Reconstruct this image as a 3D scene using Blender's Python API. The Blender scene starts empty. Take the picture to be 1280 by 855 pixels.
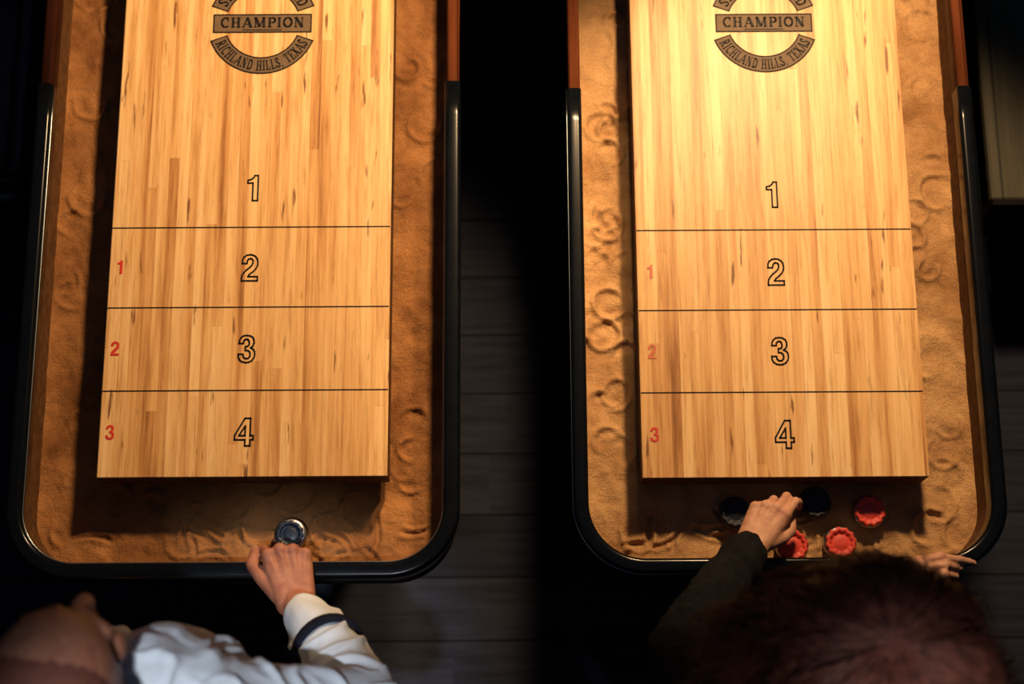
import bpy, bmesh, math, random
from mathutils import Vector, Matrix, noise
from mathutils.geometry import tessellate_polygon
random.seed(7)
scene = bpy.context.scene
COL = scene.collection
scene.view_settings.view_transform = 'Standard'

# ------------------------------------------------------------------ helpers
def link(o, parent=None):
    COL.objects.link(o)
    if parent is not None:
        o.parent = parent
    return o

def mesh_obj(name, bm, mat=None, parent=None, smooth=True):
    me = bpy.data.meshes.new(name)
    bmesh.ops.recalc_face_normals(bm, faces=bm.faces[:])
    bm.to_mesh(me); bm.free()
    if smooth:
        for p in me.polygons: p.use_smooth = True
    o = bpy.data.objects.new(name, me)
    if mat: me.materials.append(mat)
    return link(o, parent)

def empty(name, loc, label, cat, group=None):
    o = bpy.data.objects.new(name, None)
    o.location = loc
    o.empty_display_size = 0.1
    link(o)
    o["label"] = label; o["category"] = cat
    if group: o["group"] = group
    return o

def set_parent_keep(o, p):
    o.parent = p
    o.matrix_parent_inverse = Matrix.Translation(-Vector(p.location))

def V(*a): return Vector(a)

# ------------------------------------------------------------------ materials
def new_mat(name):
    m = bpy.data.materials.new(name); m.use_nodes = True
    nt = m.node_tree
    b = nt.nodes["Principled BSDF"]
    return m, nt, b

def N(nt, t, **kw):
    n = nt.nodes.new(t)
    for k, v in kw.items():
        setattr(n, k, v)
    return n

def math_n(nt, op, a, b=None, clamp=False):
    n = nt.nodes.new("ShaderNodeMath"); n.operation = op; n.use_clamp = clamp
    for i, x in enumerate((a, b)):
        if x is None: continue
        if isinstance(x, (int, float)): n.inputs[i].default_value = x
        else: nt.links.new(x, n.inputs[i])
    return n.outputs[0]

def ramp(nt, fac, stops, interp='LINEAR'):
    n = nt.nodes.new("ShaderNodeValToRGB")
    n.color_ramp.interpolation = interp
    e = n.color_ramp.elements
    while len(e) < len(stops): e.new(0.5)
    for i, (p, c) in enumerate(stops):
        e[i].position = p; e[i].color = (c[0], c[1], c[2], 1)
    nt.links.new(fac, n.inputs[0])
    return n.outputs[0]

def mixc(nt, fac, a, b, mode='MIX'):
    n = nt.nodes.new("ShaderNodeMix"); n.data_type = 'RGBA'; n.blend_type = mode
    for sock, x in ((n.inputs[0], fac), (n.inputs[6], a), (n.inputs[7], b)):
        if isinstance(x, (int, float)): sock.default_value = x
        elif isinstance(x, tuple): sock.default_value = (x[0], x[1], x[2], 1)
        else: nt.links.new(x, sock)
    return n.outputs[2]

def coords(nt, scale=(1, 1, 1), loc=(0, 0, 0)):
    tc = nt.nodes.new("ShaderNodeTexCoord")
    mp = nt.nodes.new("ShaderNodeMapping")
    mp.inputs['Scale'].default_value = scale
    mp.inputs['Location'].default_value = loc
    nt.links.new(tc.outputs['Object'], mp.inputs['Vector'])
    return mp.outputs[0]

def noise_n(nt, vec, scale, detail=3, rough=.5):
    n = nt.nodes.new("ShaderNodeTexNoise")
    n.inputs['Scale'].default_value = scale
    n.inputs['Detail'].default_value = detail
    n.inputs['Roughness'].default_value = rough
    nt.links.new(vec, n.inputs['Vector'])
    return n.outputs['Fac']

def bump(nt, b, h, strength=.3, dist=.002):
    n = nt.nodes.new("ShaderNodeBump")
    n.inputs['Strength'].default_value = strength
    n.inputs['Distance'].default_value = dist
    nt.links.new(h, n.inputs['Height'])
    nt.links.new(n.outputs[0], b.inputs['Normal'])

def plain(name, col, rough=.5, metal=0, var=.15, scale=30, bmp=0, bscale=200, bdist=.001, spec=None):
    m, nt, b = new_mat(name)
    v = coords(nt)
    f = noise_n(nt, v, scale, 4)
    c = ramp(nt, f, [(.3, tuple(x*(1-var) for x in col)), (.7, tuple(min(1, x*(1+var)) for x in col))])
    nt.links.new(c, b.inputs['Base Color'])
    b.inputs['Roughness'].default_value = rough
    b.inputs['Metallic'].default_value = metal
    if spec is not None: b.inputs['Specular IOR Level'].default_value = spec
    if bmp: bump(nt, b, noise_n(nt, v, bscale, 4), bmp, bdist)
    return m

def maple(name, seed, dark=0.0):
    m, nt, b = new_mat(name)
    tc = nt.nodes.new("ShaderNodeTexCoord")
    sep = nt.nodes.new("ShaderNodeSeparateXYZ")
    nt.links.new(tc.outputs['Object'], sep.inputs[0])
    x, y = sep.outputs[0], sep.outputs[1]
    sx = math_n(nt, 'ADD', math_n(nt, 'DIVIDE', x, .0185), seed)
    idx = math_n(nt, 'FLOOR', sx)
    w1 = N(nt, "ShaderNodeTexWhiteNoise", noise_dimensions='1D'); nt.links.new(idx, w1.inputs['W'])
    yy = math_n(nt, 'ADD', math_n(nt, 'DIVIDE', y, 1.2), math_n(nt, 'MULTIPLY', w1.outputs[0], 13.7))
    cell = math_n(nt, 'FLOOR', yy)
    cmb = nt.nodes.new("ShaderNodeCombineXYZ")
    nt.links.new(idx, cmb.inputs[0]); nt.links.new(cell, cmb.inputs[1])
    w2 = N(nt, "ShaderNodeTexWhiteNoise", noise_dimensions='2D'); nt.links.new(cmb.outputs[0], w2.inputs['Vector'])
    r2 = w2.outputs[0]
    cmb0 = nt.nodes.new("ShaderNodeCombineXYZ")
    nt.links.new(math_n(nt, 'ADD', math_n(nt, 'MULTIPLY', x, 48.), seed), cmb0.inputs[0])
    nt.links.new(math_n(nt, 'MULTIPLY', y, 2.0), cmb0.inputs[1])
    nt.links.new(math_n(nt, 'MULTIPLY', w1.outputs[0], 9.), cmb0.inputs[2])
    drift = noise_n(nt, cmb0.outputs[0], 1.0, 6, .62)
    tone = math_n(nt, 'ADD', math_n(nt, 'MULTIPLY', r2, .36), math_n(nt, 'MULTIPLY', drift, 1.35))
    tone = math_n(nt, 'SUBTRACT', tone, .315-dark)
    base = ramp(nt, tone, [(.05, (.94, .69, .385)), (.34, (.87, .585, .285)), (.58, (.76, .455, .19)), (.76, (.60, .315, .115)), (.88, (.41, .19, .062)), (1, (.26, .105, .032))])
    cmb2 = nt.nodes.new("ShaderNodeCombineXYZ")
    nt.links.new(math_n(nt, 'MULTIPLY', x, 95.), cmb2.inputs[0])
    nt.links.new(math_n(nt, 'ADD', math_n(nt, 'MULTIPLY', y, 5.0), math_n(nt, 'MULTIPLY', r2, 37.)), cmb2.inputs[1])
    nt.links.new(math_n(nt, 'MULTIPLY', r2, 19.), cmb2.inputs[2])
    g = noise_n(nt, cmb2.outputs[0], 1.6, 6, .68)
    gc = ramp(nt, g, [(.28, (.60, .48, .36)), (.49, (.97, .95, .93)), (.8, (1.05, 1.04, 1.02))])
    c1 = mixc(nt, .9, base, gc, 'MULTIPLY')
    cmb3 = nt.nodes.new("ShaderNodeCombineXYZ")
    nt.links.new(math_n(nt, 'ADD', math_n(nt, 'MULTIPLY', x, 62.), seed*3.1), cmb3.inputs[0])
    nt.links.new(math_n(nt, 'MULTIPLY', y, 8.5), cmb3.inputs[1])
    nt.links.new(math_n(nt, 'MULTIPLY', r2, 50.), cmb3.inputs[2])
    s = noise_n(nt, cmb3.outputs[0], 1.0, 3, .5)
    sm = ramp(nt, s, [(.66, (0, 0, 0)), (.72, (.9, .9, .9))])
    c2 = mixc(nt, sm, c1, (.17, .065, .02))
    fr = math_n(nt, 'FRACT', sx)
    seam = math_n(nt, 'LESS_THAN', fr, .05)
    fy = math_n(nt, 'FRACT', yy)
    seam2 = math_n(nt, 'LESS_THAN', fy, .0010)
    sa = math_n(nt, 'MAXIMUM', seam, seam2)
    c3 = mixc(nt, math_n(nt, 'MULTIPLY', sa, .22), c2, (.25, .11, .03))
    nt.links.new(c3, b.inputs['Base Color'])
    b.inputs['Roughness'].default_value = .42
    b.inputs['Specular IOR Level'].default_value = .32
    bump(nt, b, noise_n(nt, cmb2.outputs[0], 3, 3), .04, .0005)
    return m

def sand(name, light, dark, seed):
    m, nt, b = new_mat(name)
    v = coords(nt, loc=(seed, seed*.7, 0))
    f1 = noise_n(nt, v, 9, 6, .62)
    f2 = noise_n(nt, v, 380, 3, .7)
    c = ramp(nt, f1, [(.32, dark), (.66, light)])
    c2 = ramp(nt, f2, [(.3, (.68, .64, .58)), (.62, (1.12, 1.10, 1.08))])
    nt.links.new(mixc(nt, .85, c, c2, 'MULTIPLY'), b.inputs['Base Color'])
    b.inputs['Roughness'].default_value = .95
    b.inputs['Specular IOR Level'].default_value = .1
    f3 = noise_n(nt, v, 60, 5, .65)
    bump(nt, b, math_n(nt, 'ADD', math_n(nt, 'MULTIPLY', f2, .7), math_n(nt, 'MULTIPLY', f3, 2.0)), .85, .003)
    return m

def planks(name, cols, width, length, axis='X', rough=.5, spec=.25):
    m, nt, b = new_mat(name)
    tc = nt.nodes.new("ShaderNodeTexCoord")
    sep = nt.nodes.new("ShaderNodeSeparateXYZ")
    nt.links.new(tc.outputs['Object'], sep.inputs[0])
    a, c = (sep.outputs[1], sep.outputs[0]) if axis == 'X' else (sep.outputs[0], sep.outputs[1])
    sx = math_n(nt, 'DIVIDE', a, width); idx = math_n(nt, 'FLOOR', sx)
    w1 = N(nt, "ShaderNodeTexWhiteNoise", noise_dimensions='1D'); nt.links.new(idx, w1.inputs['W'])
    yy = math_n(nt, 'ADD', math_n(nt, 'DIVIDE', c, length), math_n(nt, 'MULTIPLY', w1.outputs[0], 7.3))
    cell = math_n(nt, 'FLOOR', yy)
    cmb = nt.nodes.new("ShaderNodeCombineXYZ")
    nt.links.new(idx, cmb.inputs[0]); nt.links.new(cell, cmb.inputs[1])
    w2 = N(nt, "ShaderNodeTexWhiteNoise", noise_dimensions='2D'); nt.links.new(cmb.outputs[0], w2.inputs['Vector'])
    base = ramp(nt, w2.outputs[0], [(0, cols[0]), (1, cols[1])])
    cmb2 = nt.nodes.new("ShaderNodeCombineXYZ")
    nt.links.new(math_n(nt, 'MULTIPLY', a, 40.), cmb2.inputs[0])
    nt.links.new(math_n(nt, 'MULTIPLY', c, 3.), cmb2.inputs[1])
    nt.links.new(math_n(nt, 'MULTIPLY', w2.outputs[0], 30.), cmb2.inputs[2])
    g = noise_n(nt, cmb2.outputs[0], 1.5, 5, .6)
    gc = ramp(nt, g, [(.3, (.6, .58, .56)), (.65, (1.15, 1.15, 1.15))])
    c1 = mixc(nt, .9, base, gc, 'MULTIPLY')
    fr = math_n(nt, 'FRACT', sx)
    c3 = mixc(nt, math_n(nt, 'MULTIPLY', math_n(nt, 'LESS_THAN', fr, .03), .8), c1, (.001, .001, .001))
    nt.links.new(c3, b.inputs['Base Color'])
    b.inputs['Roughness'].default_value = rough
    b.inputs['Specular IOR Level'].default_value = spec
    bump(nt, b, g, .2, .001)
    return m

M_floor = planks("dark_floor_planks", [(.022, .026, .042), (.032, .036, .054)], .14, 1.6, 'X', .85, .05)
M_bench = planks("bench_planks", [(.055, .050, .034), (.075, .068, .046)], .17, 2.0, 'Y', .6)
M_maple_l = maple("maple_strips_a", 3.3, .03)
M_maple_r = maple("maple_strips_b", 31.7, .0)
M_sand_l = sand("sanded_carpet_brown", (.41, .195, .075), (.18, .074, .027), 2.)
M_sand_r = sand("sand_pale", (.60, .365, .175), (.30, .152, .064), 9.)
M_lining = plain("brown_carpet_lining", (.12, .055, .022), .95, var=.3, scale=60, bmp=.6, bscale=600, bdist=.002, spec=.1)
M_black = plain("black_vinyl", (.003, .004, .006), .20, var=.2, spec=.22)
M_bead = plain("steel_bead", (.30, .36, .40), .3, metal=1, var=.05)
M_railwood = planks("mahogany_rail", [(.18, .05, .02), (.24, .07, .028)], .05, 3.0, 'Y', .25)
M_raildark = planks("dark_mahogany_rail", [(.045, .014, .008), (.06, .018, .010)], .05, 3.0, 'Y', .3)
M_cab = plain("dark_stained_cabinet", (.005, .004, .004), .7, var=.25, scale=12, spec=.08)
M_edge = plain("shaded_board_edge", (.10, .048, .018), .6, var=.3, scale=80, spec=.15)  # shade on the board's ends and sides painted in as darker brown
M_ink = plain("black_ink", (.008, .006, .006), .6, var=.1, spec=.2)
M_red = plain("red_ink", (.60, .035, .02), .5, var=.1)
M_redfaint = plain("faint_red_ink", (.56, .13, .05), .5, var=.1)  # fainter red for two of the small numbers
M_bronze = plain("grey_brown_stain_ink", (.16, .105, .062), .6, var=.1, scale=60, spec=.2)
M_steel = plain("puck_steel", (.42, .42, .44), .35, metal=1, var=.1)
M_steelshaded = plain("shaded_puck_steel", (.10, .10, .11), .5, metal=1, var=.1)  # puck steel with the board's shadow darkened into its colour
M_capblue = plain("blue_plastic", (.008, .018, .045), .4, var=.15)
M_capblueshaded = plain("shaded_blue_plastic", (.003, .006, .016), .6, var=.15)  # same blue cap, its shade painted in as near-black
M_capred = plain("red_plastic", (.62, .055, .035), .5, var=.12)
M_wall = plain("dark_plaster", (.012, .011, .012), .9, var=.2, scale=4)

# ------------------------------------------------------------------ primitives in bmesh
def add_box(bm, x0, x1, y0, y1, z0, z1):
    vs = [bm.verts.new((x, y, z)) for z in (z0, z1) for y in (y0, y1) for x in (x0, x1)]
    for f in ((0, 2, 3, 1), (4, 5, 7, 6), (0, 1, 5, 4), (2, 6, 7, 3), (0, 4, 6, 2), (1, 3, 7, 5)):
        bm.faces.new([vs[i] for i in f])

def frame_from(d):
    d = d.normalized()
    a = Vector((0, 0, 1)) if abs(d.z) < .9 else Vector((1, 0, 0))
    u = d.cross(a).normalized(); w = d.cross(u).normalized()
    return u, w

def capsule(bm, p0, r0, p1, r1, seg=18, cap=5):
    p0 = Vector(p0); p1 = Vector(p1)
    d = (p1-p0)
    if d.length < 1e-6: d = Vector((0, 0, 1e-4))
    dn = d.normalized(); u, w = frame_from(dn)
    rings = []
    for i in range(1, cap+1):
        a = -math.pi/2 + (math.pi/2)*i/cap
        rings.append((p0+dn*(r0*math.sin(a)), r0*math.cos(a)))
    for i in range(0, cap):
        a = (math.pi/2)*i/cap
        rings.append((p1+dn*(r1*math.sin(a)), r1*math.cos(a)))
    vr = []
    for c, r in rings:
        vr.append([bm.verts.new(c+u*(r*math.cos(2*math.pi*k/seg))+w*(r*math.sin(2*math.pi*k/seg))) for k in range(seg)])
    for a, b in zip(vr, vr[1:]):
        for k in range(seg):
            bm.faces.new((a[k], a[(k+1) % seg], b[(k+1) % seg], b[k]))
    s = bm.verts.new(p0-dn*r0); e = bm.verts.new(p1+dn*r1)
    for k in range(seg):
        bm.faces.new((s, vr[0][(k+1) % seg], vr[0][k]))
        bm.faces.new((e, vr[-1][k], vr[-1][(k+1) % seg]))

def ellipsoid(bm, c, ax, ay, az, seg=24, rin=14):
    c = Vector(c)
    vr = []
    for i in range(1, rin):
        t = math.pi*i/rin
        vr.append([bm.verts.new(c+ax*(math.sin(t)*math.cos(2*math.pi*k/seg))+ay*(math.sin(t)*math.sin(2*math.pi*k/seg))+az*math.cos(t)) for k in range(seg)])
    for a, b in zip(vr, vr[1:]):
        for k in range(seg):
            bm.faces.new((a[k], b[k], b[(k+1) % seg], a[(k+1) % seg]))
    s = bm.verts.new(c+az); e = bm.verts.new(c-az)
    for k in range(seg):
        bm.faces.new((s, vr[0][k], vr[0][(k+1) % seg]))
        bm.faces.new((e, vr[-1][(k+1) % seg], vr[-1][k]))

def chain(bm, pts):
    for (a, ra), (b, rb) in zip(pts, pts[1:]):
        capsule(bm, a, ra, b, rb)

def fuse(name, bm, voxel, mat, parent, smooth_it=3, disp=0, dscale=10, dseed=0, crease=False):
    bmesh.ops.recalc_face_normals(bm, faces=bm.faces[:])
    me = bpy.data.meshes.new(name+"_src"); bm.to_mesh(me); bm.free()
    o = bpy.data.objects.new(name+"_src", me); COL.objects.link(o)
    md = o.modifiers.new("r", 'REMESH'); md.mode = 'VOXEL'; md.voxel_size = voxel; md.use_smooth_shade = True
    if smooth_it:
        sm = o.modifiers.new("s", 'SMOOTH'); sm.factor = .5; sm.iterations = smooth_it
    bpy.context.view_layer.update()
    dg = bpy.context.evaluated_depsgraph_get()
    new = bpy.data.meshes.new_from_object(o.evaluated_get(dg))
    bpy.data.objects.remove(o, do_unlink=True)
    new.name = name
    if disp:
        off = Vector((dseed, dseed*1.7, 0))
        nrm = [v.normal.copy() for v in new.vertices]
        for v, n in zip(new.vertices, nrm):
            p = v.co
            q = Vector((p.x*dscale*1.0, p.y*dscale, p.z*dscale*.7))+off
            w = noise.noise_vector(q*.5)
            if crease:
                q2 = Vector((q.x*.8+q.y*.5, q.y*1.2-q.x*.5, q.z*.5))
                h = noise.noise(q2+w*1.8); h2 = noise.noise(q2*1.9+w*1.2)
                hh = math.exp(-(h/.15)**2)*1.2-.5+math.exp(-(h2/.13)**2)*.35
            else:
                h = noise.noise(q+w*1.6)
                hh = (1-abs(h)*2.4)
            v.co = p + n*(disp*hh)
    for p in new.polygons: p.use_smooth = True
    new.materials.clear(); new.materials.append(mat)
    ob = bpy.data.objects.new(name, new); COL.objects.link(ob)
    set_parent_keep(ob, parent)
    return ob

# ------------------------------------------------------------------ room shell
def struct(name, b, mat):
    bm = bmesh.new(); add_box(bm, *b)
    o = mesh_obj(name, bm, mat, smooth=False); o["kind"] = "structure"; return o
struct("floor", (-3.5, 3.5, -2.5, 5.5, -.05, 0), M_floor)
struct("wall_left", (-3.6, -3.5, -2.5, 5.5, 0, 4.8), M_wall)
struct("wall_right", (3.5, 3.6, -2.5, 5.5, 0, 4.8), M_wall)
struct("wall_back", (-3.6, 3.6, 5.5, 5.6, 0, 4.8), M_wall)
struct("wall_front", (-3.6, 3.6, -2.6, -2.5, 0, 4.8), M_wall)

# ------------------------------------------------------------------ shuffleboard tables
def rrect_path(x0, x1, y0, y1, rad, n=14):
    pts = []
    for cx, cy, a0 in ((x1-rad, y1-rad, 0), (x0+rad, y1-rad, 90), (x0+rad, y0+rad, 180), (x1-rad, y0+rad, 270)):
        for i in range(n+1):
            a = math.radians(a0+90*i/n)
            pts.append((cx+rad*math.cos(a), cy+rad*math.sin(a)))
    return pts

def u_path(x0, x1, y_edge, y_top, rad, n=18, near=True):
    pts = [(x0, y_top)]
    s = 1 if near else -1
    for i in range(1, 12):
        pts.append((x0, y_top+(y_edge+s*rad-y_top)*i/12))
    for i in range(n+1):
        a = math.radians(180+90*i/n)
        pts.append((x0+rad+rad*math.cos(a), y_edge+s*(rad+rad*math.sin(a))))
    for i in range(n+1):
        a = math.radians(270+90*i/n)
        pts.append((x1-rad+rad*math.cos(a), y_edge+s*(rad+rad*math.sin(a))))
    for i in range(1, 12):
        pts.append((x1, y_edge+s*rad+(y_top-y_edge-s*rad)*i/12))
    pts.append((x1, y_top))
    return pts

def sweep(bm, path, prof, closed=False):
    n = len(path); rings = []
    for i in range(n):
        p = Vector((path[i][0], path[i][1]))
        if closed:
            a = Vector(path[(i-1) % n]); b = Vector(path[(i+1) % n])
        else:
            a = Vector(path[max(i-1, 0)]); b = Vector(path[min(i+1, n-1)])
        t = (b-a)
        if t.length < 1e-9: t = Vector((1, 0))
        t.normalize(); nn = Vector((t.y, -t.x))
        rings.append([bm.verts.new((p.x+nn.x*o, p.y+nn.y*o, z)) for o, z in prof])
    k = len(prof)
    rng = range(n) if closed else range(n-1)
    for i in rng:
        a = rings[i]; b = rings[(i+1) % n]
        for j in range(k):
            bm.faces.new((a[j], a[(j+1) % k], b[(j+1) % k], b[j]))
    if not closed:
        bm.faces.new(rings[0]); bm.faces.new(rings[-1][::-1])

def round_prof(w, z0, z1, r, n=5):
    pts = []
    for cx, cz, a0 in ((w/2-r, z1-r, 0), (-w/2+r, z1-r, 90), (-w/2+r, z0+r*.4, 180), (w/2-r, z0+r*.4, 270)):
        for i in range(n+1):
            a = math.radians(a0+90*i/n)
            zz = cz+(r if a0 < 180 else r*.4)*math.sin(a)
            pts.append((cx+r*math.cos(a), zz))
    return pts

ZB = .80
def serif_glyphs():
    T, H = .20, .10
    def st(x): return [[(x, 0), (x, 1), T], [(x-.17, .035), (x+.17, .035), H], [(x-.17, .965), (x+.17, .965), H]]
    def arc(cx, cy, rx, ry, a0, a1, w, n=10):
        return [[(cx+rx*math.cos(math.radians(a0+(a1-a0)*i/n)), cy+ry*math.sin(math.radians(a0+(a1-a0)*i/n))) for i in range(n+1)] + [w]]
    G = {}
    G['A'] = (.86, [[(.1, 0), (.43, 1), H], [(.43, 1), (.74, 0), T], [(.22, .33), (.62, .33), H], [(0, .035), (.24, .035), H], [(.58, .035), (.88, .035), H]])
    G['B'] = (.74, st(.2)+[[(.2, .965), (.42, .965), H], [(.2, .52), (.45, .52), H], [(.2, .035), (.45, .035), H]]+arc(.4, .745, .22, .21, 90, -90, .13)+arc(.42, .28, .25, .235, 90, -90, .13))
    G['C'] = (.74, arc(.42, .5, .32, .46, 50, 310, .14, 16)+[[(.62, .62), (.62, 1), H]])
    G['D'] = (.80, st(.2)+[[(.2, .965), (.38, .965), H], [(.2, .035), (.38, .035), H]]+arc(.36, .5, .35, .46, 90, -90, .15, 14))
    G['E'] = (.70, st(.2)+[[(.2, .965), (.62, .965), H], [(.2, .52), (.48, .52), H], [(.2, .035), (.64, .035), H], [(.61, .72), (.61, 1), H], [(.63, 0), (.63, .3), H], [(.47, .4), (.47, .64), H]])
    G['F'] = (.66, st(.2)+[[(.2, .965), (.60, .965), H], [(.2, .52), (.46, .52), H], [(.59, .72), (.59, 1), H], [(.45, .4), (.45, .64), H]])
    G['H'] = (.86, st(.2)+st(.66)+[[(.2, .5), (.66, .5), H]])
    G['I'] = (.40, st(.2))
    G['L'] = (.68, st(.2)+[[(.2, .035), (.62, .035), H], [(.61, 0), (.61, .32), H]])
    G['M'] = (1.04, st(.84)+[[(.16, 0), (.16, 1), H], [(.16, 1), (.5, .05), T], [(.5, .05), (.84, 1), H], [(.02, .035), (.3, .035), H], [(.02, .965), (.2, .965), H]])
    G['N'] = (.88, [[(.17, 0), (.17, 1), H], [(.17, 1), (.69, 0), T], [(.69, 0), (.69, 1), H], [(.02, .035), (.32, .035), H], [(.02, .965), (.2, .965), H], [(.54, .965), (.84, .965), H]])
    G['O'] = (.82, arc(.41, .5, .32, .455, 0, 360, .15, 22))
    G['P'] = (.70, st(.2)+[[(.2, .965), (.42, .965), H], [(.2, .46), (.42, .46), H]]+arc(.4, .71, .24, .245, 90, -90, .14))
    G['R'] = (.82, st(.2)+[[(.2, .965), (.42, .965), H], [(.2, .5), (.42, .5), H], [(.4, .5), (.68, .02), T]]+arc(.4, .735, .23, .225, 90, -90, .14)+[[(.6, .035), (.82, .035), H]])
    G['S'] = (.64, [[(.53, .80), (.44, .93), (.3, .96), (.16, .9), (.12, .75), (.2, .62), (.42, .44), (.53, .3), (.49, .12), (.34, .04), (.18, .07), (.09, .22), .14], [(.54, .7), (.54, 1), H], [(.08, 0), (.08, .3), H]])
    G['T'] = (.74, st(.37)+[[(.05, .965), (.69, .965), H], [(.06, .7), (.06, 1), H], [(.68, .7), (.68, 1), H]])
    G['U'] = (.84, [[(.2, 1), (.2, .3), (.26, .1), (.42, .035), (.58, .1), (.66, .3), (.66, 1), .13], [(.03, .965), (.37, .965), H], [(.52, .965), (.80, .965), H]])
    G['X'] = (.82, [[(.12, 1), (.68, 0), T], [(.68, 1), (.12, 0), H], [(0, .035), (.26, .035), H], [(.54, .035), (.82, .035), H], [(0, .965), (.28, .965), H], [(.54, .965), (.8, .965), H]])
    G[','] = (.26, [[(.12, .12), (.13, .0), (.07, -.12), .1]])
    G[' '] = (.42, [])
    return G
GL = serif_glyphs()

def serif_text(bm, txt, height, total, mapper, z):
    ws = sum(GL[c][0] for c in txt)
    gap = .08
    raw = (ws+gap*(len(txt)-1))
    k = total/raw
    x = -total/2
    for c in txt:
        w, strokes = GL[c]
        for s in strokes:
            th = s[-1]; pts = s[:-1]
            for a, b in zip(pts, pts[1:]):
                A = Vector((a[0]*k, a[1]*height)); B = Vector((b[0]*k, b[1]*height))
                d = B-A
                if d.length < 1e-9: continue
                d.normalize()
                nn = Vector((-d.y, d.x))
                wd = th*(k*abs(nn.x)+height*.8*abs(nn.y))*.5
                if len(pts) > 2:
                    A = A-d*wd*.3; B = B+d*wd*.3
                q = [A+nn*wd, A-nn*wd, B-nn*wd, B+nn*wd]
                vs = []
                for p in q:
                    X, Y = mapper(x+p.x, p.y)
                    vs.append(bm.verts.new((X, Y, z)))
                bm.faces.new(vs)
        x += (w+gap)*k

def arc_band(bm, cx, cy, r0, r1, a0, a1, z, n=48):
    ring = []
    for i in range(n+1):
        a = math.radians(a0+(a1-a0)*i/n)
        ring.append((bm.verts.new((cx+r0*math.cos(a), cy+r0*math.sin(a), z)), bm.verts.new((cx+r1*math.cos(a), cy+r1*math.sin(a), z))))
    for (a, b), (c, d) in zip(ring, ring[1:]):
        bm.faces.new((a, b, d, c))

def flat_rect(bm, x0, x1, y0, y1, z):
    bm.faces.new([bm.verts.new(p) for p in ((x0, y0, z), (x1, y0, z), (x1, y1, z), (x0, y1, z))])

def logo(parent, cx, cy, size=1.0):
    z = ZB+.0004
    R1, R0 = .1045*size, .0700*size
    A0, A1 = 200, 340
    bm = bmesh.new()
    for a0, a1 in ((A0, A1), (A0-180, A1-180)):
        arc_band(bm, cx, cy, R0, R1, a0, a1, z)
    hw, hh = .094*size, .0195*size
    flat_rect(bm, cx-hw, cx+hw, cy-hh, cy+hh, z)
    o = mesh_obj("emblem_panel", bm, M_bronze, None, False); set_parent_keep(o, parent)
    bm = bmesh.new(); z += .0004
    t = .0027
    for a0, a1 in ((A0, A1), (A0-180, A1-180)):
        arc_band(bm, cx, cy, R0, R0+t, a0, a1, z); arc_band(bm, cx, cy, R1-t, R1, a0, a1, z)
        for a in (a0, a1):
            da = math.degrees(t/R1)
            arc_band(bm, cx, cy, R0, R1, a-(da if a == a1 else 0), a+(da if a == a0 else 0), z, 1)
    flat_rect(bm, cx-hw, cx+hw, cy-hh, cy-hh+t, z); flat_rect(bm, cx-hw, cx+hw, cy+hh-t, cy+hh, z)
    flat_rect(bm, cx-hw, cx-hw+t, cy-hh+t, cy+hh-t, z); flat_rect(bm, cx+hw-t, cx+hw, cy-hh+t, cy+hh-t, z)
    flat_rect(bm, cx-hw*.4, cx+hw*.4, cy-hh*.74, cy-hh*.64, z)
    z += .0001
    serif_text(bm, "CHAMPION", .021*size, .160*size, lambda x, y: (cx+x, cy-.0085*size+y), z)
    Rb = R1-.0070*size
    Rm = (R0+R1)/2
    serif_text(bm, "RICHLAND HILLS, TEXAS", .0205*size, math.radians(130)*Rm,
               lambda x, y: (cx+(Rb-y)*math.cos(-math.pi/2+x/Rm), cy+(Rb-y)*math.sin(-math.pi/2+x/Rm)), z)
    Rt = R0+.0070*size
    serif_text(bm, "SHUFFLEBOARD", .0205*size, math.radians(128)*Rm,
               lambda x, y: (cx+(Rt+y)*math.cos(math.pi/2-x/Rm), cy+(Rt+y)*math.sin(math.pi/2-x/Rm)), z)
    o = mesh_obj("emblem_lettering", bm, M_ink, None, False); set_parent_keep(o, parent)

DIG = {
 1: [[(.27, 0), (.27, .69), (.08, .69), (.08, .80), (.20, .83), (.29, .90), (.33, .985), (.46, .985), (.46, 0)]],
 2: [[(.04, 0), (.62, 0), (.62, .16), (.27, .16), (.32, .24), (.44, .34), (.55, .45), (.61, .57), (.62, .70), (.60, .83), (.53, .93), (.43, .985), (.33, 1), (.21, .98), (.11, .91), (.06, .81), (.05, .66), (.22, .66), (.24, .77), (.28, .83), (.34, .85), (.40, .83), (.44, .78), (.44, .69), (.41, .60), (.33, .51), (.22, .42), (.12, .31), (.06, .20), (.04, .10)]],
 3: [[(.05, .70), (.06, .80), (.11, .91), (.20, .98), (.32, 1), (.45, .98), (.55, .91), (.59, .81), (.59, .70), (.55, .60), (.47, .535), (.57, .48), (.62, .39), (.63, .28), (.60, .15), (.52, .05), (.42, .0), (.32, -.015), (.19, .01), (.09, .08), (.04, .18), (.03, .30), (.20, .30), (.22, .20), (.27, .145), (.33, .13), (.40, .15), (.45, .21), (.46, .29), (.44, .38), (.38, .43), (.28, .44), (.28, .58), (.36, .59), (.41, .64), (.42, .72), (.40, .80), (.36, .845), (.31, .855), (.26, .84), (.22, .79), (.21, .70)]],
 4: [[(.37, 1), (.57, 1), (.57, .37), (.68, .37), (.68, .22), (.57, .22), (.57, 0), (.39, 0), (.39, .22), (.02, .22), (.02, .38)], [(.39, .37), (.17, .37), (.39, .72)]],
}
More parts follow.
